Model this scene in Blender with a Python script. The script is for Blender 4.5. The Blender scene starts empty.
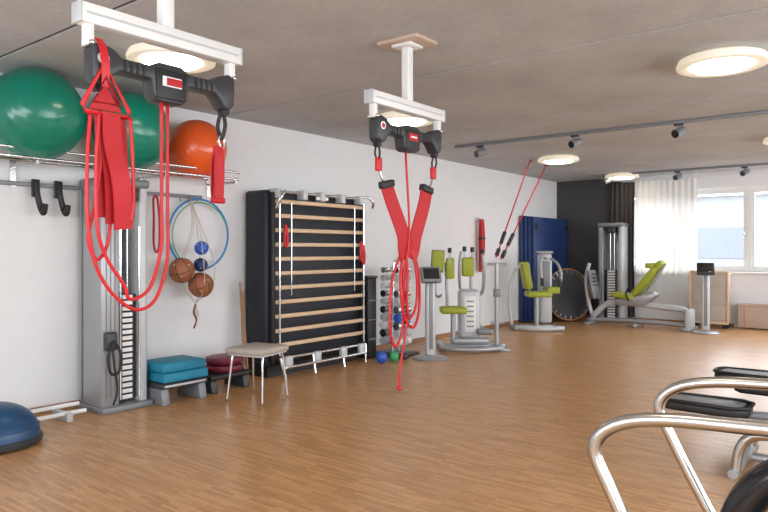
import bpy, math, random
from mathutils import Vector, Matrix
random.seed(4)
S=bpy.context.scene
COL=S.collection
# ------------------------------------------------------------------ materials
def mat(name,c,rough=0.5,metal=0.0,bump=0.0,bscale=60,var=0.06,vscale=6,coat=0,emit=None,es=0):
    m=bpy.data.materials.new(name); m.use_nodes=True
    nt=m.node_tree; b=nt.nodes['Principled BSDF']
    b.inputs['Roughness'].default_value=rough; b.inputs['Metallic'].default_value=metal
    if coat: b.inputs['Coat Weight'].default_value=coat
    tc=nt.nodes.new('ShaderNodeTexCoord')
    n=nt.nodes.new('ShaderNodeTexNoise'); n.inputs['Scale'].default_value=vscale; n.inputs['Detail'].default_value=4
    nt.links.new(tc.outputs['Object'],n.inputs['Vector'])
    r=nt.nodes.new('ShaderNodeValToRGB')
    r.color_ramp.elements[0].position=.3; r.color_ramp.elements[1].position=.7
    r.color_ramp.elements[0].color=tuple(max(0,x*(1-var)) for x in c)+(1,)
    r.color_ramp.elements[1].color=tuple(min(1,x*(1+var)) for x in c)+(1,)
    nt.links.new(n.outputs['Fac'],r.inputs['Fac']); nt.links.new(r.outputs['Color'],b.inputs['Base Color'])
    if bump:
        n2=nt.nodes.new('ShaderNodeTexNoise'); n2.inputs['Scale'].default_value=bscale
        nt.links.new(tc.outputs['Object'],n2.inputs['Vector'])
        bp=nt.nodes.new('ShaderNodeBump'); bp.inputs['Strength'].default_value=bump; bp.inputs['Distance'].default_value=.01
        nt.links.new(n2.outputs['Fac'],bp.inputs['Height']); nt.links.new(bp.outputs['Normal'],b.inputs['Normal'])
    if emit:
        b.inputs['Emission Color'].default_value=emit+(1,); b.inputs['Emission Strength'].default_value=es
    return m
M_wall=mat('wall_paint',(.77,.775,.79),.8,bump=.08,bscale=120,var=.015)
M_dark=mat('wall_dark_paint',(.055,.052,.055),.7,var=.05)
M_gap=mat('joint_shadow_gap',(.03,.028,.026),.9)
M_white=mat('white_lacquer',(.78,.78,.77),.35,var=.02)
M_silver=mat('silver_paint',(.38,.39,.41),.35,.45,var=.03)
M_grey=mat('grey_plastic',(.22,.23,.25),.45,.2,var=.03)
M_lgrey=mat('light_grey_paint',(.53,.55,.57),.4,.1,var=.03)
M_dgrey=mat('dark_grey_plastic',(.035,.037,.043),.4,var=.08)
M_black=mat('black_rubber',(.010,.010,.012),.5,var=.1)
M_blackg=mat('black_gloss',(.01,.01,.012),.2,var=.1)
M_chrome=mat('chrome',(.70,.71,.73),.17,1,var=.02)
M_alu=mat('brushed_aluminium',(.56,.55,.53),.27,1,var=.03,vscale=30)
M_red=mat('red_webbing',(.47,.010,.016),.6,bump=.15,bscale=300)
M_cord=mat('red_cord',(.56,.012,.018),.45)
M_lime=mat('lime_upholstery',(.34,.38,.03),.5,bump=.05)
M_gball=mat('green_vinyl',(.0,.19,.125),.28,coat=.3,var=.04)
M_oball=mat('orange_vinyl',(.75,.10,.015),.3,coat=.3,var=.04)
M_blue=mat('blue_hoop_plastic',(.03,.22,.55),.35)
M_turq=mat('turquoise_foam',(.012,.22,.35),.6,bump=.1)
M_bosu=mat('bosu_blue_rubber',(.010,.06,.15),.35)
M_matblue=mat('blue_mat_vinyl',(.012,.035,.14),.45)
M_navy=mat('navy_padding',(.010,.012,.020),.55,bump=.1)
M_maroon=mat('maroon_vinyl',(.16,.012,.03),.4)
M_beige=mat('beige_upholstery',(.45,.40,.35),.6,bump=.1)
M_brownball=mat('brown_leather',(.30,.10,.04),.55,bump=.2,bscale=200)
M_bluefl=mat('blue_ball_vinyl',(.03,.10,.5),.4)
M_greenfl=mat('green_ball_vinyl',(.05,.35,.12),.4)
M_net=mat('net_rope',(.55,.50,.42),.8)
M_screen=mat('screen_glass',(.02,.022,.025),.08,coat=.5)
M_lamp=mat('lamp_diffuser',(.9,.88,.82),.5,emit=(1.0,.88,.70),es=10)
M_lampoff=mat('lamp_rim',(.68,.65,.58),.4,emit=(1.0,.84,.60),es=.4)
M_bulb=mat('white_sticker',(.85,.85,.85),.5)
M_facade=mat('facade_render',(.14,.145,.15),.8)
M_facwin=mat('facade_glass',(.07,.08,.09),.3)
M_asphalt=mat('asphalt',(.12,.12,.12),.9)
M_bronze=mat('bronze_rim',(.30,.15,.07),.4,.5)
def wood(name,c1,c2,scale=(1,14,14),rough=.45):
    m=bpy.data.materials.new(name); m.use_nodes=True; nt=m.node_tree; b=nt.nodes['Principled BSDF']
    b.inputs['Roughness'].default_value=rough
    tc=nt.nodes.new('ShaderNodeTexCoord'); mp=nt.nodes.new('ShaderNodeMapping'); mp.inputs['Scale'].default_value=scale
    n=nt.nodes.new('ShaderNodeTexNoise'); n.inputs['Scale'].default_value=4; n.inputs['Detail'].default_value=6
    r=nt.nodes.new('ShaderNodeValToRGB'); r.color_ramp.elements[0].position=.35; r.color_ramp.elements[1].position=.65
    r.color_ramp.elements[0].color=c1+(1,); r.color_ramp.elements[1].color=c2+(1,)
    nt.links.new(tc.outputs['Object'],mp.inputs['Vector']); nt.links.new(mp.outputs['Vector'],n.inputs['Vector'])
    nt.links.new(n.outputs['Fac'],r.inputs['Fac']); nt.links.new(r.outputs['Color'],b.inputs['Base Color'])
    return m
M_wood=wood('beech_wood',(.58,.40,.25),(.70,.51,.34),(14,1,14))
M_woodx=wood('oak_trim',(.30,.15,.07),(.38,.20,.10),(1,14,14))
M_bench=wood('pale_wood',(.52,.39,.31),(.60,.46,.37),(1,14,14))
def floor_mat():
    m=bpy.data.materials.new('strip_parquet'); m.use_nodes=True; nt=m.node_tree; b=nt.nodes['Principled BSDF']; L=nt.links.new
    tc=nt.nodes.new('ShaderNodeTexCoord')
    br=nt.nodes.new('ShaderNodeTexBrick'); br.inputs['Scale'].default_value=1
    br.inputs['Brick Width'].default_value=.20; br.inputs['Row Height'].default_value=.024
    br.inputs['Mortar Size'].default_value=.0012; br.offset=.43
    br.inputs['Color1'].default_value=(.38,.185,.072,1); br.inputs['Color2'].default_value=(.66,.37,.165,1)
    br.inputs['Mortar'].default_value=(.22,.10,.04,1)
    L(tc.outputs['Object'],br.inputs['Vector'])
    mp=nt.nodes.new('ShaderNodeMapping'); mp.inputs['Scale'].default_value=(3,14,1)
    L(tc.outputs['Object'],mp.inputs['Vector'])
    n=nt.nodes.new('ShaderNodeTexNoise'); n.inputs['Scale'].default_value=2.2; n.inputs['Detail'].default_value=8
    L(mp.outputs['Vector'],n.inputs['Vector'])
    r=nt.nodes.new('ShaderNodeValToRGB'); r.color_ramp.elements[0].color=(.45,.235,.095,1); r.color_ramp.elements[1].color=(.60,.33,.145,1)
    r.color_ramp.elements[0].position=.3; r.color_ramp.elements[1].position=.7
    L(n.outputs['Fac'],r.inputs['Fac'])
    mx=nt.nodes.new('ShaderNodeMixRGB'); mx.inputs['Fac'].default_value=.35
    L(br.outputs['Color'],mx.inputs['Color1']); L(r.outputs['Color'],mx.inputs['Color2'])
    L(mx.outputs['Color'],b.inputs['Base Color'])
    b.inputs['Specular IOR Level'].default_value=.45
    n2=nt.nodes.new('ShaderNodeTexNoise'); n2.inputs['Scale'].default_value=5
    L(tc.outputs['Object'],n2.inputs['Vector'])
    mr=nt.nodes.new('ShaderNodeMapRange'); mr.inputs['To Min'].default_value=.26; mr.inputs['To Max'].default_value=.38
    L(n2.outputs['Fac'],mr.inputs['Value']); L(mr.outputs['Result'],b.inputs['Roughness'])
    return m
def ceil_mat():
    m=bpy.data.materials.new('fair_faced_concrete'); m.use_nodes=True; nt=m.node_tree; b=nt.nodes['Principled BSDF']; L=nt.links.new
    b.inputs['Roughness'].default_value=.85
    tc=nt.nodes.new('ShaderNodeTexCoord')
    n=nt.nodes.new('ShaderNodeTexNoise'); n.inputs['Scale'].default_value=.9; n.inputs['Detail'].default_value=12; n.inputs['Roughness'].default_value=.68
    L(tc.outputs['Object'],n.inputs['Vector'])
    r=nt.nodes.new('ShaderNodeValToRGB'); r.color_ramp.elements[0].position=.32; r.color_ramp.elements[1].position=.68
    r.color_ramp.elements[0].color=(.43,.45,.465,1); r.color_ramp.elements[1].color=(.585,.605,.62,1)
    L(n.outputs['Fac'],r.inputs['Fac'])
    n3=nt.nodes.new('ShaderNodeTexNoise'); n3.inputs['Scale'].default_value=20; n3.inputs['Detail'].default_value=6
    L(tc.outputs['Object'],n3.inputs['Vector'])
    r3=nt.nodes.new('ShaderNodeValToRGB'); r3.color_ramp.elements[0].position=.3; r3.color_ramp.elements[1].position=.6
    r3.color_ramp.elements[0].color=(.91,.91,.91,1); r3.color_ramp.elements[1].color=(1,1,1,1)
    L(n3.outputs['Fac'],r3.inputs['Fac'])
    mx=nt.nodes.new('ShaderNodeMixRGB'); mx.blend_type='MULTIPLY'; mx.inputs['Fac'].default_value=1
    L(r.outputs['Color'],mx.inputs['Color1']); L(r3.outputs['Color'],mx.inputs['Color2']); L(mx.outputs['Color'],b.inputs['Base Color'])
    bp=nt.nodes.new('ShaderNodeBump'); bp.inputs['Strength'].default_value=.06; bp.inputs['Distance'].default_value=.01
    L(n3.outputs['Fac'],bp.inputs['Height']); L(bp.outputs['Normal'],b.inputs['Normal'])
    return m
M_floor=floor_mat(); M_ceil=ceil_mat()
def sheer():
    m=bpy.data.materials.new('sheer_curtain_fabric'); m.use_nodes=True; nt=m.node_tree; L=nt.links.new
    for n in list(nt.nodes): nt.nodes.remove(n)
    o=nt.nodes.new('ShaderNodeOutputMaterial'); d=nt.nodes.new('ShaderNodeBsdfDiffuse'); t=nt.nodes.new('ShaderNodeBsdfTranslucent')
    d.inputs['Color'].default_value=(.85,.84,.82,1); t.inputs['Color'].default_value=(.8,.78,.76,1)
    x=nt.nodes.new('ShaderNodeMixShader'); x.inputs[0].default_value=.25
    L(d.outputs[0],x.inputs[1]); L(t.outputs[0],x.inputs[2]); L(x.outputs[0],o.inputs['Surface'])
    return m
M_sheer=sheer(); M_dcurt=mat('dark_curtain_fabric',(.045,.038,.038),.9)
# ------------------------------------------------------------------ geometry helpers
def mesh_obj(name,vs,fs,m,smooth=False,parent=None):
    me=bpy.data.meshes.new(name); me.from_pydata([tuple(v) for v in vs],[],fs); me.update()
    if smooth:
        for p in me.polygons: p.use_smooth=True
    me.materials.append(m)
    o=bpy.data.objects.new(name,me); COL.objects.link(o)
    if parent: o.parent=parent
    return o
def boxdata(c,s,rot=None):
    c=Vector(c); hx,hy,hz=s[0]/2,s[1]/2,s[2]/2
    vs=[Vector((a*hx,b*hy,d*hz)) for a in(-1,1) for b in(-1,1) for d in(-1,1)]
    if rot is not None: vs=[rot@v for v in vs]
    vs=[v+c for v in vs]
    fs=[(0,1,3,2),(4,6,7,5),(0,4,5,1),(2,3,7,6),(0,2,6,4),(1,5,7,3)]
    return vs,fs
def E(x=0,y=0,z=0):
    return Matrix.Rotation(math.radians(z),3,'Z')@Matrix.Rotation(math.radians(y),3,'Y')@Matrix.Rotation(math.radians(x),3,'X')
def addbevel(o,w,seg=2):
    b=o.modifiers.new('bevel','BEVEL'); b.width=w; b.segments=seg; b.limit_method='ANGLE'
    for p in o.data.polygons: p.use_smooth=True
def catmull(pts,n=8,closed=False):
    P=[Vector(p) for p in pts]; out=[]
    N=len(P); rng=N if closed else N-1
    for i in range(rng):
        if closed: a,b,c,d=P[(i-1)%N],P[i],P[(i+1)%N],P[(i+2)%N]
        else:
            b,c=P[i],P[i+1]; a=P[i-1] if i>0 else b*2-c; d=P[i+2] if i+2<N else c*2-b
        for k in range(n):
            t=k/n
            out.append(.5*((2*b)+(c-a)*t+(2*a-5*b+4*c-d)*t*t+(3*b-a-3*c+d)*t**3))
    if not closed: out.append(P[-1])
    return out
def sweepdata(path,r,seg=12,closed=False,r2=None):
    N=len(path); vs=[];fs=[]
    T=[]
    for i in range(N):
        if closed: t=path[(i+1)%N]-path[i-1]
        else: t=path[min(i+1,N-1)]-path[max(i-1,0)]
        T.append(t.normalized())
    up=Vector((0,0,1)) if abs(T[0].z)<.9 else Vector((1,0,0))
    nrm=(up-T[0]*up.dot(T[0])).normalized()
    for i in range(N):
        nrm=(nrm-T[i]*nrm.dot(T[i])).normalized(); bn=T[i].cross(nrm)
        rr=r if r2 is None else r+(r2-r)*i/(N-1)
        for k in range(seg):
            a=2*math.pi*k/seg; vs.append(path[i]+nrm*math.cos(a)*rr+bn*math.sin(a)*rr)
    for i in range(N if closed else N-1):
        j=(i+1)%N
        for k in range(seg):
            k2=(k+1)%seg; fs.append((i*seg+k,i*seg+k2,j*seg+k2,j*seg+k))
    if not closed:
        fs.append(tuple(range(seg))[::-1]); fs.append(tuple((N-1)*seg+k for k in range(seg)))
    return vs,fs
class G:
    def __init__(s,name,loc=(0,0,0),rz=0):
        s.e=bpy.data.objects.new(name,None); COL.objects.link(s.e); s.e.location=loc; s.e.rotation_euler=(0,0,math.radians(rz)); s.e.empty_display_size=.1
    def box(s,n,c,sz,m,bev=.006,rot=None):
        vs,fs=boxdata(c,sz,rot); o=mesh_obj(n,vs,fs,m,parent=s.e)
        if bev: addbevel(o,min(bev,min(sz)*.45))
        return o
    def boxes(s,n,lst,m,bev=0):
        V=[];F=[]
        for c,sz,*r in lst:
            vs,fs=boxdata(c,sz,r[0] if r else None); k=len(V); V+=vs; F+=[tuple(i+k for i in f) for f in fs]
        o=mesh_obj(n,V,F,m,parent=s.e)
        if bev: addbevel(o,bev)
        return o
    def tube(s,n,pts,r,m,curve=True,closed=False,seg=12,res=8,r2=None):
        if curve: path=catmull(pts,res,closed)
        else: path=[Vector(p) for p in pts]
        vs,fs=sweepdata(path,r,seg,closed,r2); return mesh_obj(n,vs,fs,m,True,s.e)
    def rods(s,n,segs,r,m,seg=12):
        V=[];F=[]
        for a,b in segs:
            vs,fs=sweepdata([Vector(a),Vector(b)],r,seg); k=len(V); V+=vs; F+=[tuple(i+k for i in f) for f in fs]
        o=mesh_obj(n,V,F,m,True,s.e); return s.auto(o)
    def auto(s,o):
        o.data.set_sharp_from_angle(angle=math.radians(40)); return o
    def cyl(s,n,a,b,r,m,seg=28,r2=None,bev=0):
        vs,fs=sweepdata([Vector(a),Vector(b)],r,seg,False,r2); o=mesh_obj(n,vs,fs,m,True,s.e); s.auto(o)
        return o
    def lathe(s,n,prof,m,c=(0,0,0),seg=40,rot=None,closed=False):
        V=[];F=[];c=Vector(c);K=len(prof)
        for i in range(seg):
            a=2*math.pi*i/seg
            for r,z in prof:
                v=Vector((r*math.cos(a),r*math.sin(a),z)); 
                if rot is not None: v=rot@v
                V.append(v+c)
        for i in range(seg):
            j=(i+1)%seg
            for k in range(K-1 if not closed else K):
                k2=(k+1)%K
                F.append((i*K+k,j*K+k,j*K+k2,i*K+k2))
        o=mesh_obj(n,V,F,m,True,s.e); return s.auto(o)
    def sph(s,n,c,r,m,sc=(1,1,1),seg=32):
        prof=[(r*math.sin(math.pi*i/(seg//2)),-r*math.cos(math.pi*i/(seg//2))) for i in range(seg//2+1)]
        prof[0]=(0.0005,prof[0][1]);prof[-1]=(0.0005,prof[-1][1])
        rot=Matrix.Diagonal(sc)
        o=s.lathe(n,prof,m,c,seg,rot); return o
    def prism(s,n,poly,axis,a,b,m,bev=.006):
        V=[]
        for t in(a,b):
            for p,q in poly:
                V.append({'x':(t,p,q),'y':(p,t,q),'z':(p,q,t)}[axis])
        K=len(poly); F=[tuple(range(K))[::-1],tuple(range(K,2*K))]+[(i,(i+1)%K,K+(i+1)%K,K+i) for i in range(K)]
        o=mesh_obj(n,V,F,m,parent=s.e)
        import bmesh
        bm=bmesh.new(); bm.from_mesh(o.data); bmesh.ops.recalc_face_normals(bm,faces=bm.faces); bm.to_mesh(o.data); bm.free()
        if bev: addbevel(o,bev)
        return o
    def ribbon(s,n,pts,wv,m,th=.004,res=6):
        path=catmull(pts,res); V=[];F=[]; W=Vector(wv)
        for i,p in enumerate(path):
            t=(path[min(i+1,len(path)-1)]-path[max(i-1,0)]).normalized()
            w=(W-t*W.dot(t)); w=w.normalized()*W.length/2
            nn=t.cross(w).normalized()*th/2
            V+=[p-w-nn,p+w-nn,p+w+nn,p-w+nn]
        for i in range(len(path)-1):
            for k in range(4):
                F.append((i*4+k,i*4+(k+1)%4,i*4+4+(k+1)%4,i*4+4+k))
        F.append((3,2,1,0)); e=(len(path)-1)*4; F.append((e,e+1,e+2,e+3))
        o=mesh_obj(n,V,F,m,True,s.e); return s.auto(o)
    def torus(s,n,c,R,r,m,rot=None,seg=64,sc=(1,1,1)):
        path=[Vector((R*math.cos(2*math.pi*i/seg)*sc[0],R*math.sin(2*math.pi*i/seg)*sc[1],0)) for i in range(seg)]
        if rot is not None: path=[rot@p for p in path]
        path=[p+Vector(c) for p in path]
        vs,fs=sweepdata(path,r,10,True); return mesh_obj(n,vs,fs,m,True,s.e)
def slab(name,x0,x1,y0,y1,z0,z1,m,bev=0):
    vs,fs=boxdata(((x0+x1)/2,(y0+y1)/2,(z0+z1)/2),(x1-x0,y1-y0,z1-z0)); o=mesh_obj(name,vs,fs,m)
    if bev: addbevel(o,bev)
    return o
def slabs(name,lst,m):
    V=[];F=[]
    for x0,x1,y0,y1,z0,z1 in lst:
        vs,fs=boxdata(((x0+x1)/2,(y0+y1)/2,(z0+z1)/2),(x1-x0,y1-y0,z1-z0)); k=len(V);V+=vs;F+=[tuple(i+k for i in f) for f in fs]
    return mesh_obj(name,V,F,m)
# ------------------------------------------------------------------ room
XL,XR,YB,YF,H=-5.8,3.2,-2.6,13.4,2.85
slab('floor',XL-.2,XR+.2,YB-.2,YF+.2,-.2,0,M_floor)
joints=[-2.6-.2,-.27,2.13,4.53,6.93,9.33,11.73,YF+.2]
cl=[(XL-.2,XR+.2,joints[i]+.016,joints[i+1]-.016,H,H+.014) for i in range(len(joints)-1)]
slabs('ceiling',cl,M_ceil)
slab('ceiling_slab',XL-.2,XR+.2,YB-.2,YF+.2,H+.014,H+.25,M_gap)
slab('wall_left',XL-.2,XL,YB-.2,YF+.2,0,H,M_wall)
WX0,WX1,WZ0,WZ1=-4.33,2.15,1.0,2.55
slabs('wall_back',[(XL,WX0,YF,YF+.2,0,H),(WX1,XR,YF,YF+.2,0,H),(WX0,WX1,YF,YF+.2,0,WZ0),(WX0,WX1,YF,YF+.2,WZ1,H)],M_wall)
slab('wall_back_dark_panel',XL,-4.45,YF-.02,YF,0,H,M_dark)
RY0,RY1=-.5,12.2
slabs('wall_right',[(XR,XR+.2,YB,RY0,0,H),(XR,XR+.2,RY1,YF,0,H),(XR,XR+.2,RY0,RY1,0,.9),(XR,XR+.2,RY0,RY1,2.6,H)],M_wall)
slabs('wall_rear',[(XL,-4.5,YB-.2,YB,0,H),(2,XR,YB-.2,YB,0,H),(-4.5,2,YB-.2,YB,0,.9),(-4.5,2,YB-.2,YB,2.6,H)],M_wall)
slab('baseboard_left',XL,XL+.015,YB,YF-.02,0,.06,M_woodx)
slab('baseboard_right',XR-.015,XR,YB,YF-.02,0,.06,M_woodx)
slab('baseboard_rear',XL+.02,XR-.02,YB,YB+.015,0,.06,M_woodx)
slab('baseboard_back',XL+.02,-2.4,YF-.035,YF-.02,0,.06,M_woodx)
def window(name,along,a0,a1,z0,z1,wall,n):
    g=G(name); fr=.06; L=[]
    def b(p0,p1,q0,q1,d=.07):
        if along=='x': L.append((((p0+p1)/2,wall,(q0+q1)/2),(p1-p0,d,q1-q0)))
        else: L.append(((wall,(p0+p1)/2,(q0+q1)/2),(d,p1-p0,q1-q0)))
    b(a0,a1,z0,z0+fr); b(a0,a1,z1-fr,z1)
    for i in range(n+1):
        c=a0+(a1-a0)*i/n; b(max(a0,c-.04),min(a1,c+.04),z0+fr,z1-fr)
    w=(a1-a0)/n
    for i in range(n):
        p=a0+w*i+.04;q=a0+w*(i+1)-.04
        b(p,p+.05,z0+fr,z1-fr,.05);b(q-.05,q,z0+fr,z1-fr,.05);b(p+.05,q-.05,z0+fr,z0+fr+.05,.05);b(p+.05,q-.05,z1-fr-.05,z1-fr,.05)
    g.boxes('frame',L,M_white)
    return g
w1=window('window_1','x',WX0,WX1,WZ0,WZ1,YF+.1,6)
w1.box('sill',((WX0+WX1)/2,YF-.02,WZ0-.015),(WX1-WX0,.16,.03),M_white)
for hx in (-2.24,-1.16): w1.box('handle',(hx,YF+.05,1.7),(.02,.03,.12),M_chrome)
window('window_2','y',RY0,RY1,.9,2.6,XR+.1,9)
window('added_rear_window','x',-4.5,2,.9,2.6,YB-.1,5)  # unseen window behind the camera, added to let in more sky light
g=G('radiator_cover_bench',(0,0,0))
g.box('top',(.35,13.27,.42),(5.3,.22,.035),M_bench)
g.box('front',(.35,13.19,.21),(5.3,.02,.38),M_bench)
g.boxes('slats',[((-2.2+i*.7,13.178,.21),(.008,.008,.34)) for i in range(8)],M_woodx)
def curtain(name,x0,x1,z0,z1,y,m,pitch=.11,amp=.035):
    g=G(name); V=[];F=[];n=int((x1-x0)/pitch*10); rows=8
    for j in range(rows+1):
        z=z1+(z0-z1)*j/rows
        for i in range(n+1):
            t=i/n; x=x0+(x1-x0)*t
            ph=2*math.pi*(x-x0)/pitch
            V.append((x+.006*math.sin(ph*.37+j),y+amp*math.sin(ph+.4*math.sin(j*.5))*(0.8+.3*math.sin(i*.13)),z))
    for j in range(rows):
        for i in range(n):
            a=j*(n+1)+i; F.append((a,a+1,a+n+2,a+n+1))
    mesh_obj('cloth',V,F,m,True,g.e)
    return g
curtain('sheer_curtain',-4.12,-2.98,.92,2.74,13.26,M_sheer,amp=.020)
curtain('dark_curtain',-4.62,-4.12,.08,2.74,13.22,M_dcurt,pitch=.09,amp=.04)
g=G('curtain_rail'); g.box('rail',(-.9,13.24,2.78),(7.6,.05,.03),M_white); g.boxes('brackets',[((x,13.24,2.82),(.03,.03,.06)) for x in (-4.5,-3,-1.5,0,1.5)],M_white)
curtain('sheer_curtain',1.7,2.6,.92,2.74,13.26,M_sheer)
# outside
g=G('neighbouring_building',(0,34,0))
g.box('body',(-6,0,-.2),(60,6,11.6),M_facade,0)
g.boxes('glazing',[((x*3-30,-3.02,z),(1.9,.06,1.3)) for x in range(20) for z in (-1.5,1.7)],M_facwin)
g.boxes('ledges',[((-6,-3.1,z),(60,.25,.2)) for z in (-2.6,.6,3.8)],M_white)
slab('ground_outside',-60,60,15,60,-6.2,-6,M_asphalt)
# ------------------------------------------------------------------ ceiling lamps
for i,(x,y) in enumerate([(-4.2,2.84),(-4.2,5.72),(-4.2,9.75),(-4.2,12.7),(-1.06,5.45),(-1.1,9.75),(2,5.45),(2,9.75),(-1.06,1.2),(2,1.2)]):  # lamps at the end of the list are out of view, added for light
    g=G('ceiling_lamp',(x,y,H))
    g.lathe('rim',[(.001,0),(.25,0),(.30,-.02),(.315,-.055),(.31,-.075),(.285,-.085),(.225,-.07)],M_lampoff)
    g.lathe('diffuser',[(.23,-.05),(.225,-.072),(.20,-.09),(.1,-.1),(.001,-.102)],M_lamp)
def track(y,x0,x1,xs):
    g=G('ceiling_track_light',(0,y,H))
    g.box('rail',((x0+x1)/2,0,-.02),(x1-x0,.036,.04),M_grey)
    for x in xs:
        g.cyl('stem',(x,0,-.04),(x,0,-.10),.012,M_grey)
        g.box('adapter',(x,0,-.05),(.1,.034,.03),M_dgrey)
        g.cyl('spot_head',(x-.02,-.06,-.16),(x+.03,.07,-.11),.05,M_grey)
        g.cyl('spot_glass',(x-.021,-.063,-.161),(x-.02,-.06,-.16),.042,M_screen)
track(7.83,-4.88,3.1,(-4.49,-3.16,-1.96,-.9,1))
track(12.55,-4.75,3.1,(-4.45,-3.16,-2.09,0))
# ------------------------------------------------------------------ sling trainers
def sling(y,kind):
    g=G('sling_trainer',(-2.71,y,0))
    g.box('ceiling_plate',(0,0,H-.0125),(.34,.26,.025),M_bench if kind else M_white,.003)
    g.box('plate_flange',(0,0,H-.035),(.16,.16,.02),M_white)
    g.box('post',(0,0,2.62),(.06,.06,.41),M_white)
    g.box('beam',(0,0,2.395),(.075,.84,.085),M_white)
    g.box('beam_slot',(.0385,0,2.395),(.004,.80,.010),M_lgrey,0)
    for s in(-1,1):
        g.box('end_cap',(0,s*.423,2.395),(.078,.008,.088),M_lgrey,.002)
        g.box('hanger',(0,s*.375,2.315),(.05,.035,.10),M_white)
        g.box('hanger_pin',(0,s*.375,2.275),(.09,.02,.02),M_chrome)
    poly=[(-.375,2.26),(-.37,2.13),(-.34,2.105),(-.305,2.11),(-.28,2.15),(-.25,2.175),(-.10,2.175),(-.085,2.10),(-.06,2.08),(.06,2.08),(.085,2.10),(.10,2.175),(.25,2.175),(.28,2.15),(.305,2.11),(.34,2.105),(.37,2.13),(.375,2.26),(.34,2.285),(.28,2.265),(.24,2.235),(.10,2.235),(.06,2.26),(-.06,2.26),(-.10,2.235),(-.24,2.235),(-.28,2.265),(-.34,2.285)]
    g.prism('trainer_body',poly,'x',-.045,.045,M_dgrey,.01)
    g.prism('body_inset',[(-.075,2.095),(.075,2.095),(.085,2.23),(-.085,2.23)],'x',.04,.052,M_black,.004)
    g.boxes('grip_ribs',[((.046,s*(.14+.03*k),2.205),(.006,.012,.05)) for s in(-1,1) for k in range(4)],M_black)
    if kind==0:
        g.box('label_white',(.054,0,2.175),(.003,.10,.045),M_bulb,0)
        g.box('label_red',(.056,0.01,2.175),(.003,.08,.035),M_red,0)
    else:
        g.box('label_red',(.054,0.0,2.18),(.003,.11,.05),M_red,0)
        g.box('label_white',(.056,0.0,2.18),(.003,.07,.012),M_bulb,0)
    g.cyl('label_end',(.045,-.33,2.215),(.048,-.33,2.215),.026,M_bulb)
    g.cyl('label_end_dot',(.045,-.33,2.215),(.050,-.33,2.215),.016,M_red)
    for s in(-1,1): g.cyl('cord_roller',(-.02,s*.335,2.10),(.02,s*.335,2.10),.022,M_black)
    if kind==0:
        g.tube('adjuster_frame',[(.05,-.33,2.19),(.06,-.43,2.0),(.06,-.42,1.975),(.06,-.23,1.975),(.06,-.22,2.0)],.010,M_cord,curve=False,closed=True)
        g.tube('adjuster_inner',[(.062,-.33,2.13),(.067,-.385,2.02),(.067,-.27,2.02)],.009,M_cord,curve=False,closed=True)
        g.prism('adjuster_plate',[(-.33,2.10),(-.40,1.99),(-.25,1.99)],'x',.05,.06,M_red,.003)
        g.ribbon('adjuster_strap',[(.06,-.33,2.09),(.07,-.335,2.19),(.055,-.34,2.26),(.02,-.34,2.30)],(0,.035,0),M_cord)
        L1=[(.05,-.39,1.98),(.06,-.41,1.75),(.06,-.405,1.5),(.05,-.36,1.32),(.05,-.28,1.2),(.04,-.17,1.135),(.03,-.07,1.18),(.02,-.005,1.36),(0,.01,1.6),(0,.01,2.09)]
        g.tube('cord_loop',L1,.008,M_cord,seg=8)
        L2=[(p[0]+.02,p[1]+.028 if i<5 else p[1]-.045,p[2]+(.05 if 2<i<8 else 0)) for i,p in enumerate(L1)]
        g.tube('cord_loop_inner',L2,.008,M_cord,seg=8)
        g.tube('cord_tail',[(.05,-.36,1.98),(.06,-.35,1.8),(.06,-.375,1.6),(.05,-.40,1.45),(.05,-.36,1.36),(.05,-.31,1.45),(.05,-.30,1.7),(.05,-.30,1.97)],.008,M_cord,seg=8)
        for k,dx in enumerate((0,.02,.045)):
            g.ribbon('folded_sling',[(.03+dx,-.29-.012*k,1.97),(.04+dx,-.29-.01*k,1.85),(.045+dx*1.4,-.285,1.68),(.035+dx,-.28+.01*k,1.54-.025*k)],(0,.14-.03*k,0),M_red,th=.012)
        g.tube('sling_edge_cord',[(.10,-.24,1.97),(.11,-.235,1.8),(.10,-.225,1.6),(.09,-.23,1.52)],.008,M_cord,seg=8)
        g.tube('right_strap_loop',[(0,.325,2.10),(.02,.33,2.03),(.0,.32,1.96),(-.02,.315,2.03)],.010,M_black,closed=True,seg=8)
        g.tube('carabiner',[(0,.32,1.98),(.0,.34,1.95),(0,.325,1.91),(0,.305,1.95)],.006,M_chrome,closed=True,seg=8)
        g.ribbon('handle_strap',[(0,.30,1.92),(.012,.30,1.83),(.005,.30,1.66)],(0,.05,0),M_red,th=.02)
        g.ribbon('handle_strap_back',[(0,.30,1.92),(-.03,.305,1.83),(-.03,.305,1.68),(.005,.30,1.65)],(0,.045,0),M_red,th=.01)
        g.cyl('handle_grip',(0,.265,1.65),(0,.335,1.65),.016,M_red)
    else:
        for s in(-1,1):
            y0=.335*s; y1=.235*s
            g.tube('strap_loop',[(0,y0,2.10),(.02,y0,2.04),(0,y0*.98,1.99),(-.02,y0,2.04)],.007,M_black,closed=True,seg=8)
            g.box('red_clasp',(0,y0*.96,1.965),(.03,.05,.09),M_cord,.008)
            g.tube('cord_down',[(0,y0*.95,1.94),(0,(y0+y1)/2,1.87),(0,y1,1.85)],.007,M_chrome,seg=8)
            g.box('buckle',(0,y1,1.84),(.05,.13,.05),M_black,.01,E(x=-12*s))
            g.ribbon('sling_strap',[(0,y1,1.83),(.01,y1*.8,1.72),(.02,y1*.35,1.52),(.015,.06*s,1.42),(.01,.03*s,1.34)],(0,.13,0),M_red,th=.010)
        g.torus('sling_ring',(.02,0,1.45),.03,.008,M_red,E(y=90))
        g.tube('long_cord',[(0,-.02,2.08),(.03,-.02,1.5),(.02,-.08,1.2),(.03,-.04,.95),(.02,-.11,.6),(.02,-.12,.47)],.008,M_cord,seg=8)
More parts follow.
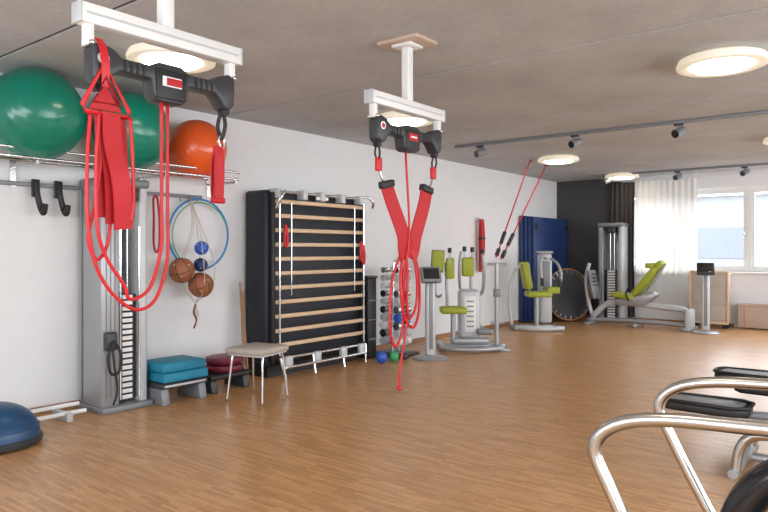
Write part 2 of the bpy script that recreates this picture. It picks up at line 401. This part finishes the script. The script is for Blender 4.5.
        g.tube('cord_loop',[(0,.03,1.45),(.03,.09,1.25),(.03,.10,.98),(.03,.03,.86),(.03,-.08,.95),(.03,-.12,1.2),(0,-.03,1.45)],.010,M_cord,seg=8)
        g.tube('cord_loop_small',[(0,.02,1.45),(.04,.05,1.25),(.04,.05,1.02),(.04,-.03,.93),(.04,-.06,1.05),(.04,-.05,1.25),(0,-.03,1.45)],.009,M_cord,seg=8)
        g.tube('cord_loop_wide',[(0,-.03,1.45),(.0,-.17,1.2),(.0,-.20,.9),(.0,-.14,.74),(.0,-.06,.85),(.0,-.04,1.1),(0,.0,1.45)],.009,M_cord,seg=8)
        g.sph('cord_stop',(.02,-.12,.46),.018,M_cord)
sling(1.80,0); sling(3.72,1)
# ------------------------------------------------------------------ ball shelf
g=G('ball_shelf',(XL,0,0)); shelf=g
g.rods('rails',[((.12,1.0,2.14),(.12,4.40,2.14)),((.46,1.0,2.12),(.46,4.40,2.12)),((.46,1.0,2.19),(.46,4.40,2.19))],.013,M_chrome)
for y in (1.1,2.4,3.55,4.36):
    g.boxes('bracket',[((.23,y,2.09),(.47,.02,.025)),((.012,y,2.07),(.02,.05,.22))],M_chrome)
    g.rods('post',[((.46,y,2.09),(.46,y,2.20))],.009,M_chrome)
def ball(x,y,z,r,m):
    g=G('exercise_ball',(x,y,z))
    n=96; prof=[]
    for i in range(n+1):
        a=math.pi*i/n; rr=r*(1+(.0035 if (i%6<3 and 12<i<84) else 0)); prof.append((max(.0006,rr*math.sin(a)),-rr*math.cos(a)))
    g.lathe('ball_skin',prof,m,seg=64,rot=E(20,70,10))
    g.cyl('valve_plug',E(20,70,10)@Vector((0,0,-r-.003)),E(20,70,10)@Vector((0,0,-r+.01)),.014,M_white)
ball(XL+.385,2.42,2.475,.365,M_gball); ball(XL+.385,3.24,2.455,.345,M_gball); ball(XL+.31,4.0,2.395,.29,M_oball)
g=G('hook_rail',(0,0,1.95)); g.e.parent=shelf.e
g.box('rail',(.045,2.6,0),(.03,3.3,.035),M_grey)
g.boxes('standoffs',[((.02,y,0),(.03,.04,.05)) for y in (1.1,2.4,3.3,4.15)],M_chrome)
for y in (2.56,2.75):
    g.box('hook_plate',(.07,y,-.03),(.025,.065,.15),M_black)
    g.tube('hook',[(.08,y,.02),(.10,y,-.08),(.12,y+.02,-.20),(.17,y+.02,-.24),(.20,y+.02,-.17)],.024,M_black)
for y in (3.95,4.05): g.tube('small_hook',[(.06,y,.0),(.09,y,-.03),(.10,y,-.06),(.12,y,-.03)],.006,M_chrome)
g=G('resistance_band',(XL+.12,3.66,1.90))
g.tube('band',[(0,-.02,-.0),(.02,-.03,-.2),(.02,-.03,-.45),(.02,0,-.52),(.02,.03,-.45),(.02,.03,-.2),(0,.02,0)],.011,M_red,closed=True,seg=8)
# ------------------------------------------------------------------ cable tower
def cable_tower(name,loc,rz,h=2.0,w=.55,simple=False):
    g=G(name,loc,rz) # front +x, width along y
    g.box('base',(-.2,0,.025),(.46,w+.04,.05),M_grey,.01)
    g.box('rear_shell',(-.36,0,h/2),(.08,w,h-.1),M_silver,.02)
    ws=.17 if not simple else .10
    g.box('side_column_wide',(-.2,-(w/2-ws/2),h/2),(.36,ws,h-.08),M_silver,.025)
    g.box('side_column',(-.2,(w/2-.04),h/2),(.36,.08,h-.08),M_lgrey,.025)
    for k in range(3): g.box('column_groove',(-.018,-w/2+.04+.04*k,h/2),(.005,.010,h-.25),M_grey,.001)
    g.box('top_cap',(-.2,0,h-.03),(.42,w+.02,.08),M_grey,.03)
    g.box('top_pulley_housing',(-.07,.03,h-.13),(.16,.16,.12),M_dgrey,.02)
    c=(-w/2+ws+w/2-.08)/2; iw=w-ws-.08
    g.rods('guide_rods',[((-.14,c+s*.04,.06),(-.14,c+s*.04,h-.1)) for s in(-1,1)],.01,M_chrome)
    g.boxes('weight_stack',[((-.15,c,.10+k*.052),(.16,iw-.02,.047)) for k in range(18)],M_dgrey,.004)
    g.boxes('weight_labels',[((-.068,c,.10+k*.052),(.003,iw*.5,.034)) for k in range(18)],M_bulb)
    g.boxes('guard_frame',[((-.03,c-iw/2+.006,h*.42),(.012,.012,h*.75)),((-.03,c+iw/2-.006,h*.42),(.012,.012,h*.75))],M_chrome)
    if not simple:
        g.cyl('pulley_wheel',(-.02,c-.015,h-.16),(-.02,c+.015,h-.16),.045,M_black)
        g.box('carriage',(.03,-w/2+.05,.62),(.07,.10,.16),M_dgrey,.015)
        g.tube('handle_cable',[(.05,-w/2+.05,.6),(.08,-w/2+.06,.4),(.07,-w/2+.09,.2),(.06,-w/2+.06,.08)],.009,M_black)
        g.tube('handle_loop',[(.06,-w/2+.06,.62),(.09,-w/2+.0,.5),(.09,-w/2+.02,.36),(.08,-w/2+.1,.36),(.08,-w/2+.12,.5)],.012,M_black,closed=True)
    return g
cable_tower('cable_pulley_tower',(-5.34,3.16,0),0,2.02,.44)
g=G('wall_bar_rail',(-5.5,2.45,0))
g.rods('bars',[((0,-.9,.10),(0,.36,.10)),((.12,-.9,.06),(.12,.36,.06))],.018,M_white)
g.boxes('feet',[((.05,y,.035),(.26,.05,.07)) for y in (-.75,.2)],M_lgrey,.005)
# ------------------------------------------------------------------ bosu
g=G('balance_dome_trainer',(-5.12,2.00,0))
g.lathe('platform',[(.001,.0),(.27,0),(.31,.02),(.315,.05),(.30,.065),(.27,.07)],M_dgrey)
g.lathe('dome',[(.30,.06)]+[(.295*math.cos(a),.065+.24*math.sin(a)) for a in [i*math.pi/2/14 for i in range(14)]]+[(.001,.305)],M_bosu)
g.torus('dome_ring',(0,0,.13),.287,.004,M_bosu)
# ------------------------------------------------------------------ hoop and ball net
g=G('gymnastic_hoop',(XL+.09,4.19,1.56))
g.torus('hoop',(0,0,0),.365,.011,M_blue,E(y=90))
g.torus('hoop_band',(.0,0.02,-.012),.342,.006,M_greenfl,E(y=90))
g.tube('hang_cord',[(0,0,.365),(-.02,-.01,.35),(-.04,-.02,.34)],.005,M_net)
g=G('ball_net',(XL+.26,4.0,0))
bl=[((0,-.14,1.20),.125,M_brownball),((.02,.07,1.05),.125,M_brownball),((0,.08,1.25),.07,M_matblue),((0,.09,1.42),.07,M_bluefl)]
import bmesh
for c,r,m in bl:
    g.sph('ball',c,r,m)
    if m is M_brownball:
        for rr in (E(x=20),E(x=110),E(y=75,z=30)): g.torus('ball_seam',c,r*.999,.003,M_black,rr)
    bm=bmesh.new(); bmesh.ops.create_icosphere(bm,subdivisions=1,radius=r*1.05)
    me=bpy.data.meshes.new('net_mesh'); bm.to_mesh(me); bm.free(); me.transform(Matrix.Translation(c)); me.materials.append(M_net)
    o=bpy.data.objects.new('net_mesh',me); COL.objects.link(o); o.parent=g.e
    w=o.modifiers.new('w','WIREFRAME'); w.thickness=.004
top=(-.12,.05,1.91)
for k in range(5):
    a=k*1.26
    g.tube('net_strand',[top,(-.02+.05*math.cos(a),.05+.06*math.sin(a),1.6),(.0+.12*math.cos(a),.03+.2*math.sin(a),1.25),(.02+.1*math.cos(a),.03+.14*math.sin(a),1.0),(0,.02,.86),(.0,.02+.01*k,.66+.02*k)],.004,M_net,seg=6)
g.tube('draw_cord',[(0,.02,.86),(.01,-.01,.78),(0,.03,.70),(0,.0,.62)],.009,M_maroon,seg=6)
# ------------------------------------------------------------------ wall-mounted exercise frame
g=G('wall_bars_frame',(XL,5.64,0))
g.box('padded_panel',(.20,0,1.09),(.36,1.60,1.94),M_navy,.04)
g.boxes('panel_seams',[((.385,0,z),(.012,1.56,.012)) for z in (.62,1.1,1.58)],M_black)
zs=[.36+.157*k for k in range(11)]
g.boxes('rungs',[((.455,.02,z),(.035,1.50,.045)) for z in zs],M_wood,.010)
g.boxes('side_posts',[((.425,y,1.10),(.045,.05,1.86)) for y in(-.74,.76)],M_black,.006)
g.rods('chrome_rods',[((.49,y,.25),(.49,y,1.98)) for y in(-.70,.72)],.010,M_chrome)
g.rods('inner_rods',[((.485,y,.9),(.485,y,1.92)) for y in(-.52,.55)],.006,M_chrome)
g.rods('top_bars',[((.44,-.74,2.04),(.44,.76,2.04)),((.36,-.74,1.99),(.36,.76,1.99))],.016,M_chrome)
g.boxes('top_brackets',[((.42,y,2.02),(.14,.07,.11)) for y in(-.70,-.3,0,.35,.70)],M_lgrey,.01)
g.tube('top_handle',[(.44,.70,2.04),(.52,.74,2.06),(.56,.82,2.0),(.52,.86,1.93)],.016,M_chrome)
g.tube('top_handle_l',[(.44,-.6,2.04),(.53,-.66,2.04),(.56,-.74,1.98),(.5,-.76,1.85)],.018,M_chrome)
g.rods('bottom_frame',[((.50,-.70,.22),(.50,.74,.22)),((.54,-.66,.12),(.54,.70,.12)),((.50,-.70,.22),(.54,-.66,.0)),((.50,.74,.22),(.54,.70,.0)),((.50,-.2,.22),(.54,-.2,.0)),((.50,.3,.22),(.54,.3,.0)),((.3,-.7,.22),(.50,-.70,.22)),((.3,.74,.22),(.5,.74,.22))],.017,M_chrome)
g.boxes('bottom_clamps',[((.52,y,.17),(.06,.10,.14)) for y in(-.6,-.15,.3,.64)],M_lgrey,.015)
g.boxes('base_plinth',[((.2,0,.06),(.30,1.5,.12))],M_black)
for y,z in((-.62,1.55),(.66,1.38),(.70,1.34)):
    g.tube('red_hook_handle',[(.50,y,z+.12),(.505,y-.02,z),(.50,y-.01,z-.1),(.50,y+.02,z-.1),(.505,y+.02,z)],.014,M_cord,closed=True,seg=8)
g.box('label',(.46,.0,2.0),(.004,.2,.035),M_bulb,0)
g=G('gym_sticks',(XL+.1,4.70,0))
g.rods('sticks',[((.12+.03*k,-.02+.02*k,0),(.02,.0+.03*k,1.05-.1*k)) for k in range(2)],.012,M_woodx)
# ------------------------------------------------------------------ steps, cushions, stool
g=G('aerobic_step',(-5.38,3.66,0))
g.box('platform',(0,0,.17),(.38,.50,.05),M_dgrey,.015)
for s in(-1,1):
    g.prism('riser',[(-.19,0),(.19,0),(.16,.15),(-.16,.15)],'y',s*.20-.04,s*.20+.04,M_grey,.01)
g.boxes('tread_ribs',[((0,-.2+.04*k,.195),(.34,.012,.006)) for k in range(11)],M_black)
g.box('riser_label',(.185,0,.17),(.012,.44,.02),M_lgrey,.002)
g=G('balance_pad',(-5.38,3.66,0))
g.box('lower_pad',(.0,0.01,.243),(.39,.48,.085),M_turq,.015)
g.box('upper_pad',(.01,-.01,.333),(.37,.46,.085),M_turq,.015)
g=G('stepper_platform',(-5.42,4.24,0))
g.box('deck',(0,0,.15),(.34,.50,.05),M_black,.015)
for s in(-1,1): g.prism('riser',[(-.17,0),(.17,0),(.14,.13),(-.14,.13)],'y',s*.20-.035,s*.20+.035,M_dgrey,.01)
g=G('round_seat_cushion',(-5.42,4.28,0))
for k in range(2):
    z=.178+k*.075
    g.lathe('cushion',[(.001,z),(.15,z),(.18,z+.01),(.19,z+.037),(.18,z+.064),(.15,z+.074),(.001,z+.076)],M_maroon)
g=G('upholstered_stool',(-4.73,4.12,0),12)
g.box('seat_pad',(0,0,.475),(.42,.44,.06),M_beige,.025)
g.box('seat_board',(0,0,.44),(.38,.40,.015),M_lgrey,.004)
for sx in(-1,1):
    g.tube('leg_loop',[(sx*.20,-.20,.006),(sx*.185,-.175,.22),(sx*.17,-.15,.42),(sx*.165,-.10,.436),(sx*.165,.10,.436),(sx*.17,.15,.42),(sx*.185,.175,.22),(sx*.20,.20,.006)],.010,M_chrome)
g.rods('stretcher',[((-.17,0,.43),(.17,0,.43))],.008,M_chrome)
# ------------------------------------------------------------------ dumbbell tree & small things
g=G('dumbbell_tree_rack',(-5.32,7.04,0))
g.box('base',(0,0,.02),(.46,.46,.04),M_dgrey,.01)
g.box('base_pad',(.0,0,.05),(.3,.3,.02),M_grey,.01)
g.rods('uprights',[((0,-.07,.05),(0,-.04,1.2)),((0,.07,.05),(0,.04,1.2))],.018,M_chrome)
g.tube('top_handle',[(0,-.04,1.2),(0,-.03,1.25),(0,.03,1.25),(0,.04,1.2)],.016,M_chrome)
for k in range(10):
    z=.16+k*.105; r=.070-.0022*k
    for sx in(-1,1):
        g.rods('arm',[((0,-.0,z),(sx*.12,0,z+.01))],.008,M_chrome)
        g.cyl('weight_bar',(sx*.11,-.08,z+.03),(sx*.11,.08,z+.03),.013,M_chrome)
        for sy in(-1,1):
            g.cyl('weight_head',(sx*.11,sy*.05,z+.03),(sx*.11,sy*.14,z+.03),r*.8,(M_lgrey,M_chrome,M_white,M_lgrey,M_chrome,M_bluefl)[(k+(sx>0)*2)%6 if k<4 else k%5],20)
g=G('black_storage_crate',(-5.56,6.62,0))
g.box('lower',(0,0,.52),(.36,.18,1.04),M_black,.02)
g.boxes('shelf_lines',[((.183,0,z),(.006,.16,.012)) for z in(.25,.5,.75)],M_grey)
g.box('top_tray',(0,0,1.05),(.38,.20,.03),M_dgrey,.01)
for (x,y,r,m) in ((-5.06,6.40,.075,M_bluefl),(-5.02,6.60,.065,M_greenfl),(-4.98,6.78,.05,M_dgrey)):
    g=G('massage_ball',(x,y,r)); g.sph('ball',(0,0,0),r,m); 
    g.torus('seam',(0,0,0),r*1.0,.003,m,E(x=30))
# ------------------------------------------------------------------ console pillars
def console(loc,rz,head=M_lgrey):
    g=G('training_console_pillar',loc,rz) # screen faces +x
    g.lathe('base_plate',[(.001,0),(.22,0),(.225,.012),(.20,.03),(.10,.045),(.001,.045)],M_silver)
    g.box('column',(0,0,.55),(.085,.13,1.02),M_lgrey,.03)
    g.box('column_inlay',(.043,0,.55),(.006,.05,.85),M_grey,.002)
    R=E(y=-28)
    g.box('head',(.02,0,1.08),(.07,.27,.22),head,.02,R)
    g.box('screen',(.052,0,1.098),(.008,.21,.15),M_screen,.003,R)
    g.box('card_slot',(.06,0,.985),(.06,.14,.02),M_dgrey,.004)
    g.box('neck',(0,0,1.0),(.07,.09,.10),M_grey,.015)
console((-4.78,7.06,0),-40,M_grey)
console((-2.60,12.1,0),-75,M_dgrey)
# ------------------------------------------------------------------ seated machine 1
def pad(g,n,c,s,rot=None): g.box(n,c,s,M_lime,.025,rot)
g=G('leg_extension_machine',(-4.84,8.10,0),38)
g.boxes('base_frame',[((.05,0,.04),(.95,.08,.08)),((-.38,0,.04),(.08,.62,.08)),((.42,0,.04),(.08,.62,.08)),((.03,.0,.12),(.5,.3,.09))],M_silver,.02)
g.tube('curved_foot',[(-.42,-.28,.05),(-.2,-.40,.05),(.1,-.42,.05),(.4,-.3,.05)],.035,M_silver)
g.box('weight_housing',(.02,.05,.50),(.30,.30,.68),M_lgrey,.05)
g.box('housing_window',(.02,-.102,.50),(.16,.01,.5),M_white,.004)
g.boxes('housing_slots',[((.02,-.11,.33+.07*k),(.10,.006,.02)) for k in range(6)],M_grey)
g.rods('seat_post',[((-.22,-.1,.08),(-.22,-.1,.52))],.035,M_silver)
pad(g,'seat_cushion',(-.22,-.1,.56),(.36,.34,.09))
g.rods('back_post',[((-.28,.10,.5),(-.30,.14,1.22)),((.06,.12,.8),(.06,.12,1.3))],.022,M_silver)
pad(g,'back_cushion',(-.42,.06,1.24),(.17,.10,.30),E(y=4))
pad(g,'shoulder_pad',(-.25,.02,1.14),(.12,.10,.30))
pad(g,'chest_cushion',(.0,0.0,1.16),(.17,.12,.27))
g.box('headrest_shell',(-.42,.13,1.24),(.19,.03,.32),M_grey,.01,E(y=4))
g.tube('left_arm',[(-.46,.0,.95),(-.47,-.08,.80),(-.44,-.2,.75),(-.40,-.3,.78)],.018,M_silver)
g.tube('lever_arm',[(.1,.1,.75),(.20,.0,.80),(.22,-.06,1.05),(.20,-.08,1.35)],.024,M_silver)
g.tube('lever_arm_2',[(-.1,.1,.85),(-.12,.0,1.0),(-.12,-.04,1.25),(-.10,-.05,1.38)],.020,M_silver)
for x,z in((-.26,1.40),(-.05,1.42),(.06,1.41),(.20,1.38)):
    g.cyl('knob',(x,-.02,z-.04),(x,-.02,z+.03),.028,M_black); 
    g.rods('knob_stem',[((x,-.02,z-.2),(x,-.02,z-.03))],.012,M_silver)
g.box('ankle_roller',(.22,-.14,.26),(.22,.09,.09),M_grey,.03)
g.rods('ankle_bar',[((.22,-.1,.28),(.1,0,.4))],.018,M_silver)
g.rods('pulley_post',[((.39,-.12,.02),(.39,-.12,1.22))],.03,M_silver)
g.rods('cross_handles',[((.25,-.12,1.20),(.53,-.12,1.20)),((.30,-.12,.38),(.48,-.12,.38))],.018,M_silver)
g.box('post_clamp',(.39,-.12,.8),(.09,.09,.12),M_grey,.02)
g.box('post_foot',(.39,-.12,.02),(.32,.34,.04),M_silver,.01)
g=G('ceiling_pulley_ropes',(0,0,0))
for a,b in(((-4.70,9.80,2.84),(-4.50,8.30,1.30)),((-4.74,10.5,2.84),(-4.44,8.34,1.27))):
    a=Vector(a);b=Vector(b)
    g.rods('rope',[(a,b)],.011,M_cord,8)
    g.lathe('ceiling_anchor',[(.001,.01),(.05,.01),(.05,-.005),(.02,-.02),(.001,-.02)],M_chrome,a)
    c=b.lerp(a,.13); d=b.lerp(a,.23)
    g.cyl('grip',c,d,.028,M_dgrey)
    c=b.lerp(a,.02); d=b.lerp(a,.07)
    g.cyl('stopper',c,d,.03,M_dgrey)
g=G('hanging_sling_bundle',(XL+.06,10.0,0))
g.box('hook_plate',(-.045,0,1.92),(.02,.06,.08),M_chrome)
g.rods('hook',[((-.04,0,1.92),(.06,0,1.93))],.01,M_chrome)
g.ribbon('bundle_front',[(.04,0,1.93),(.06,0,1.7),(.06,0,1.4),(.04,0,1.08)],(0,.11,0),M_red,th=.03)
g.ribbon('bundle_back',[(.02,0,1.93),(.0,.02,1.6),(.0,.03,1.25),(.0,.02,1.02)],(0,.08,0),M_red,th=.02)
g.box('binding',(.045,0,1.6),(.07,.13,.04),M_black)
# ------------------------------------------------------------------ seated machine 2
g=G('chest_press_machine',(-5.10,10.85,0),38)
g.boxes('base_frame',[((.0,0,.04),(.82,.09,.08)),((-.38,0,.04),(.08,.55,.08)),((.38,-.05,.04),(.08,.55,.08))],M_silver,.02)
g.tube('curved_foot',[(-.4,-.2,.05),(-.2,-.36,.05),(.15,-.40,.05),(.42,-.28,.05)],.04,M_lgrey)
g.tube('white_arm',[(-.42,0,.08),(-.46,0,.5),(-.40,0,.95),(-.28,-.02,1.1),(-.12,-.05,1.05)],.03,M_lgrey)
g.box('weight_housing',(.19,.12,.72),(.22,.26,1.24),M_lgrey,.05)
g.box('housing_cap',(.19,.12,1.36),(.24,.28,.05),M_silver,.02)
g.box('housing_panel',(.19,-.015,.95),(.13,.01,.5),M_grey,.004)
g.rods('seat_post',[((.0,-.1,.08),(.0,-.1,.58))],.04,M_silver)
pad(g,'seat_cushion',(.02,-.12,.63),(.42,.36,.10))
pad(g,'back_cushion',(-.17,.0,.95),(.12,.34,.48),E(y=-10))
g.rods('back_support',[((-.1,.02,.6),(-.12,.02,1.15))],.025,M_silver)
pad(g,'arm_pad',(.26,-.2,.70),(.22,.12,.12))
g.tube('press_arm',[(.2,.0,1.25),(.08,-.15,1.28),(.02,-.28,1.1),(.04,-.34,.85)],.024,M_silver)
g.tube('press_arm_2',[(.27,.0,1.25),(.36,-.15,1.15),(.38,-.28,.95),(.34,-.34,.82)],.024,M_silver)
g.cyl('grip_l',(.04,-.34,.92),(.04,-.34,.78),.03,M_black); g.cyl('grip_r',(.34,-.34,.90),(.34,-.34,.78),.03,M_black)
# mats & trampoline
g=G('gym_mat_stack',(XL+.02,12.42,0))
for k in range(4):
    g.box('mat',(.045+.065*k,0.0+.02*k,1.04),(.06,1.70-.03*k,2.04-.02*k),M_matblue,.012)
g.boxes('corner_patches',[((.273,s*.72+.05,z),(.004,.12,.12)) for s in(-1,1) for z in(.2,1.85)],M_navy)
g=G('mini_trampoline',(-5.12,12.38,.53),-34)
R=E(y=82)
g.torus('frame_ring',(0,0,0),.50,.018,M_bronze,R)
g.lathe('edge_cover',[(.38,.012),(.475,.012),(.48,0),(.475,-.012),(.38,-.012)],M_black,(0,0,0),48,R,closed=True)
g.lathe('jump_mat',[(.001,.003),(.38,.003),(.38,-.003),(.001,-.003)],M_black,(0,0,0),48,R)
g.rods('springs',[(R@Vector((.42*math.cos(a),.42*math.sin(a),.014)),R@Vector((.49*math.cos(a),.49*math.sin(a),.010))) for a in [i*math.pi/12 for i in range(24)]],.006,M_chrome,6)
for k in range(6):
    a=k*math.pi/3+.2; p=Vector((.44*math.cos(a),.44*math.sin(a),-.02))
    g.cyl('leg',R@p,R@(p+Vector((0,0,-.10))),.015,M_chrome)
# ------------------------------------------------------------------ leg press
cable_tower('weight_stack_cabinet',(-4.48,12.84,0),-90,1.92,.48,True)
g=G('leg_press_machine',(-3.83,12.33,0))
g.boxes('floor_feet',[((-.80,0,.03),(.10,.62,.06)),((.93,0,.03),(.14,.62,.06)),((.05,0,.03),(.08,.5,.06))],M_silver,.02)
g.tube('main_beam',[(-.80,0,.14),(-.5,0,.40),(-.1,0,.42),(.5,0,.38),(.80,0,.36),(.93,0,.26),(.93,0,.05)],.055,M_lgrey)
g.tube('floor_beam',[(-.9,0,.08),(-.3,0,.10),(.2,0,.10),(.9,0,.08)],.04,M_silver)
g.box('end_housing',(.93,0,.20),(.10,.36,.34),M_lgrey,.03)
g.tube('foot_arm',[(-.78,0,.1),(-.88,0,.45),(-.92,0,.85),(-.86,0,1.15)],.035,M_lgrey)
g.box('foot_plate',(-.76,-.02,.75),(.05,.34,.55),M_grey,.02,E(y=-12))
g.boxes('foot_plate_grip',[((-.73,-.02,.53+.07*k),(.02,.30,.02),E(y=-12)) for k in range(7)],M_black)
g.prism('seat_carriage',[(-.32,.40),(.20,.40),(.42,.60),(.34,.66),(-.1,.52),(-.32,.50)],'y',-.16,.16,M_silver,.02)
pad(g,'seat_cushion',(-.18,0,.56),(.40,.42,.09),E(y=8))
pad(g,'back_cushion',(.20,0,.84),(.10,.42,.62),E(y=38))
pad(g,'head_cushion',(.43,0,1.13),(.10,.28,.16),E(y=38))
g.rods('back_tube',[((.12,0,.5),(.52,0,1.16))],.03,M_silver)
for s in(-1,1):
    pad(g,'shoulder_pad',(.30,s*.17,1.12),(.14,.09,.09))
    g.tube('side_handle',[(-.05,s*.24,.48),(-.08,s*.27,.62),(-.02,s*.28,.72),(.05,s*.27,.70)],.016,M_black)
g=G('wooden_wheeled_cabinet',(-2.72,13.02,0))
g.box('carcass',(0,0,.55),(.62,.26,.88),M_bench,.01)
g.boxes('frame',[((x,-.135,.55),(.035,.03,.94)) for x in(-.31,.31)]+[((0,-.135,z),(.60,.03,.04)) for z in(.10,1.01)],M_wood,.004)
g.boxes('panel_fronts',[((0,-.135,z),(.54,.014,.26)) for z in(.27,.55,.83)],M_beige,.004)
g.boxes('handles',[((0,-.15,z),(.14,.018,.014)) for z in(.36,.64,.92)],M_chrome,.003)
for x in(-.26,.26):
    for y in(-.09,.09): g.cyl('castor',(x,y-.012,.05),(x,y+.012,.05),.05,M_black)
# ------------------------------------------------------------------ treadmill (right foreground)
g=G('treadmill',(.02,1.98,0))
for s,yy in((-1,-.29),(1,.29)):
    g.tube('handrail',[(1.15,yy,1.10),(.6,yy,1.05),(.1,yy,1.020),(-.25,yy,1.0),(-.48,yy,.985),(-.60,yy,.95),(-.648,yy,.885),(-.61,yy,.79),(-.51,yy,.60),(-.30,yy,.24),(-.22,yy,.14)],.018,M_alu,seg=16)
    g.box('side_rail',(.35,yy*1.15,.14),(1.75,.08,.08),M_grey,.02)
    g.rods('front_upright',[((1.15,yy,.1),(1.2,yy,1.3))],.035,M_dgrey)
g.box('deck',(.35,0,.14),(1.75,.56,.10),M_dgrey,.03)
g.box('belt',(.3,0,.195),(1.6,.50,.012),M_black,.004)
g.cyl('rear_roller',(-.50,-.27,.14),(-.50,.27,.14),.045,M_dgrey)
g.box('motor_hood',(1.15,0,.25),(.45,.62,.22),M_dgrey,.06)
g.box('console',(1.2,0,1.34),(.10,.6,.34),M_dgrey,.04,E(y=-25))
g.box('console_screen',(1.15,0,1.36),(.02,.36,.22),M_screen,.01,E(y=-25))
g.boxes('feet',[((x,y,.045),(.08,.08,.09)) for x in(-.42,1.2) for y in(-.28,.28)],M_black)
g.tube('black_support_arm',[(-.44,.17,.21),(-.42,.16,.5),(-.36,.15,.69),(-.24,.14,.80),(0,.13,.87),(.5,.1,1.0),(1.15,.05,1.15)],.05,M_blackg,seg=16)
# ------------------------------------------------------------------ elliptical trainers
def elliptical(loc):
    g=G('elliptical_trainer',loc)
    g.tube('rear_stand',[(-.05,-.28,.03),(-.03,-.28,.16),(.03,-.28,.25),(.16,-.28,.28),(.6,-.2,.28),(1.2,-.1,.30)],.030,M_alu,seg=16)
    g.tube('rear_stand_far',[(-.05,.30,.03),(-.03,.30,.16),(.03,.30,.25),(.16,.30,.28),(.6,.2,.28),(1.2,.1,.30)],.030,M_alu,seg=16)
    g.rods('floor_bar',[((-.05,-.36,.03),(-.05,.38,.03)),((1.4,-.3,.03),(1.4,.3,.03)),((.0,0,.06),(1.4,0,.06))],.03,M_silver)
    for yy,xx,z in((-.05,-.25,.33),(.24,.14,.44)):
        poly=[(-.24,-.13),(.18,-.15),(.25,-.09),(.25,.09),(.18,.15),(-.24,.13),(-.28,.07),(-.28,-.07)]
        g.prism('footplate',[(xx+a,yy+b) for a,b in poly],'z',z,z+.06,M_black,.015)
        g.prism('footplate_tread',[(xx+a*.85,yy+b*.82) for a,b in poly],'z',z+.055,z+.066,M_grey,.004)
        g.tube('footplate_rim',[(xx+a*1.0,yy+b*1.0,z+.065) for a,b in poly],.012,M_black,curve=False,closed=True,seg=8)
        g.rods('pedal_arm',[((xx,yy,z-.01),(1.25,yy*.6,.42))],.028,M_grey)
    g.lathe('flywheel_housing',[(.001,-.12),(.34,-.12),(.38,-.08),(.38,.08),(.34,.12),(.001,.12)],M_dgrey,(1.25,0,.46),40,E(x=90))
    g.rods('mast',[((1.2,0,.7),(1.15,0,1.5))],.04,M_silver)
    g.box('console',(1.13,0,1.55),(.08,.34,.26),M_dgrey,.03,E(y=-20))
    for s in(-1,1):
        g.tube('moving_arm',[(1.15,s*.24,.55),(1.05,s*.26,1.0),(.95,s*.27,1.4),(.85,s*.24,1.6)],.022,M_black)
        g.rods('arm_axle',[((1.16,0,.72),(1.13,s*.26,.72))],.02,M_silver)
elliptical((-.76,4.84,0)); elliptical((-.70,6.15,0))
# ------------------------------------------------------------------ lights
w=bpy.data.worlds.new('sky'); S.world=w; w.use_nodes=True
bg=w.node_tree.nodes['Background']; bg.inputs['Color'].default_value=(.90,.95,1,1); bg.inputs['Strength'].default_value=10.0
def portal(loc,sx,sy,rot):
    l=bpy.data.lights.new('window_portal','AREA'); l.shape='RECTANGLE'; l.size=sx; l.size_y=sy; l.cycles.is_portal=True
    o=bpy.data.objects.new('window_portal',l); o.location=loc; o.rotation_euler=rot; COL.objects.link(o)
portal(((WX0+WX1)/2,YF+.25,(WZ0+WZ1)/2),WX1-WX0,WZ1-WZ0,(math.radians(-90),0,0))
portal((XR+.25,(RY0+RY1)/2,1.75),1.7,RY1-RY0,(0,math.radians(90),0))
portal((-1.25,YB-.25,1.75),6.5,1.7,(math.radians(90),0,0))
# ------------------------------------------------------------------ camera
cam=bpy.data.cameras.new('camera'); co=bpy.data.objects.new('camera',cam); COL.objects.link(co)
co.location=(0,0,1.4); co.rotation_euler=(math.radians(90),0,math.radians(38.1))
cam.sensor_width=36; cam.lens=660/768*36; cam.shift_y=-6/768; cam.clip_start=.05
S.camera=co
S.view_settings.view_transform='Standard'; S.view_settings.exposure=0.0
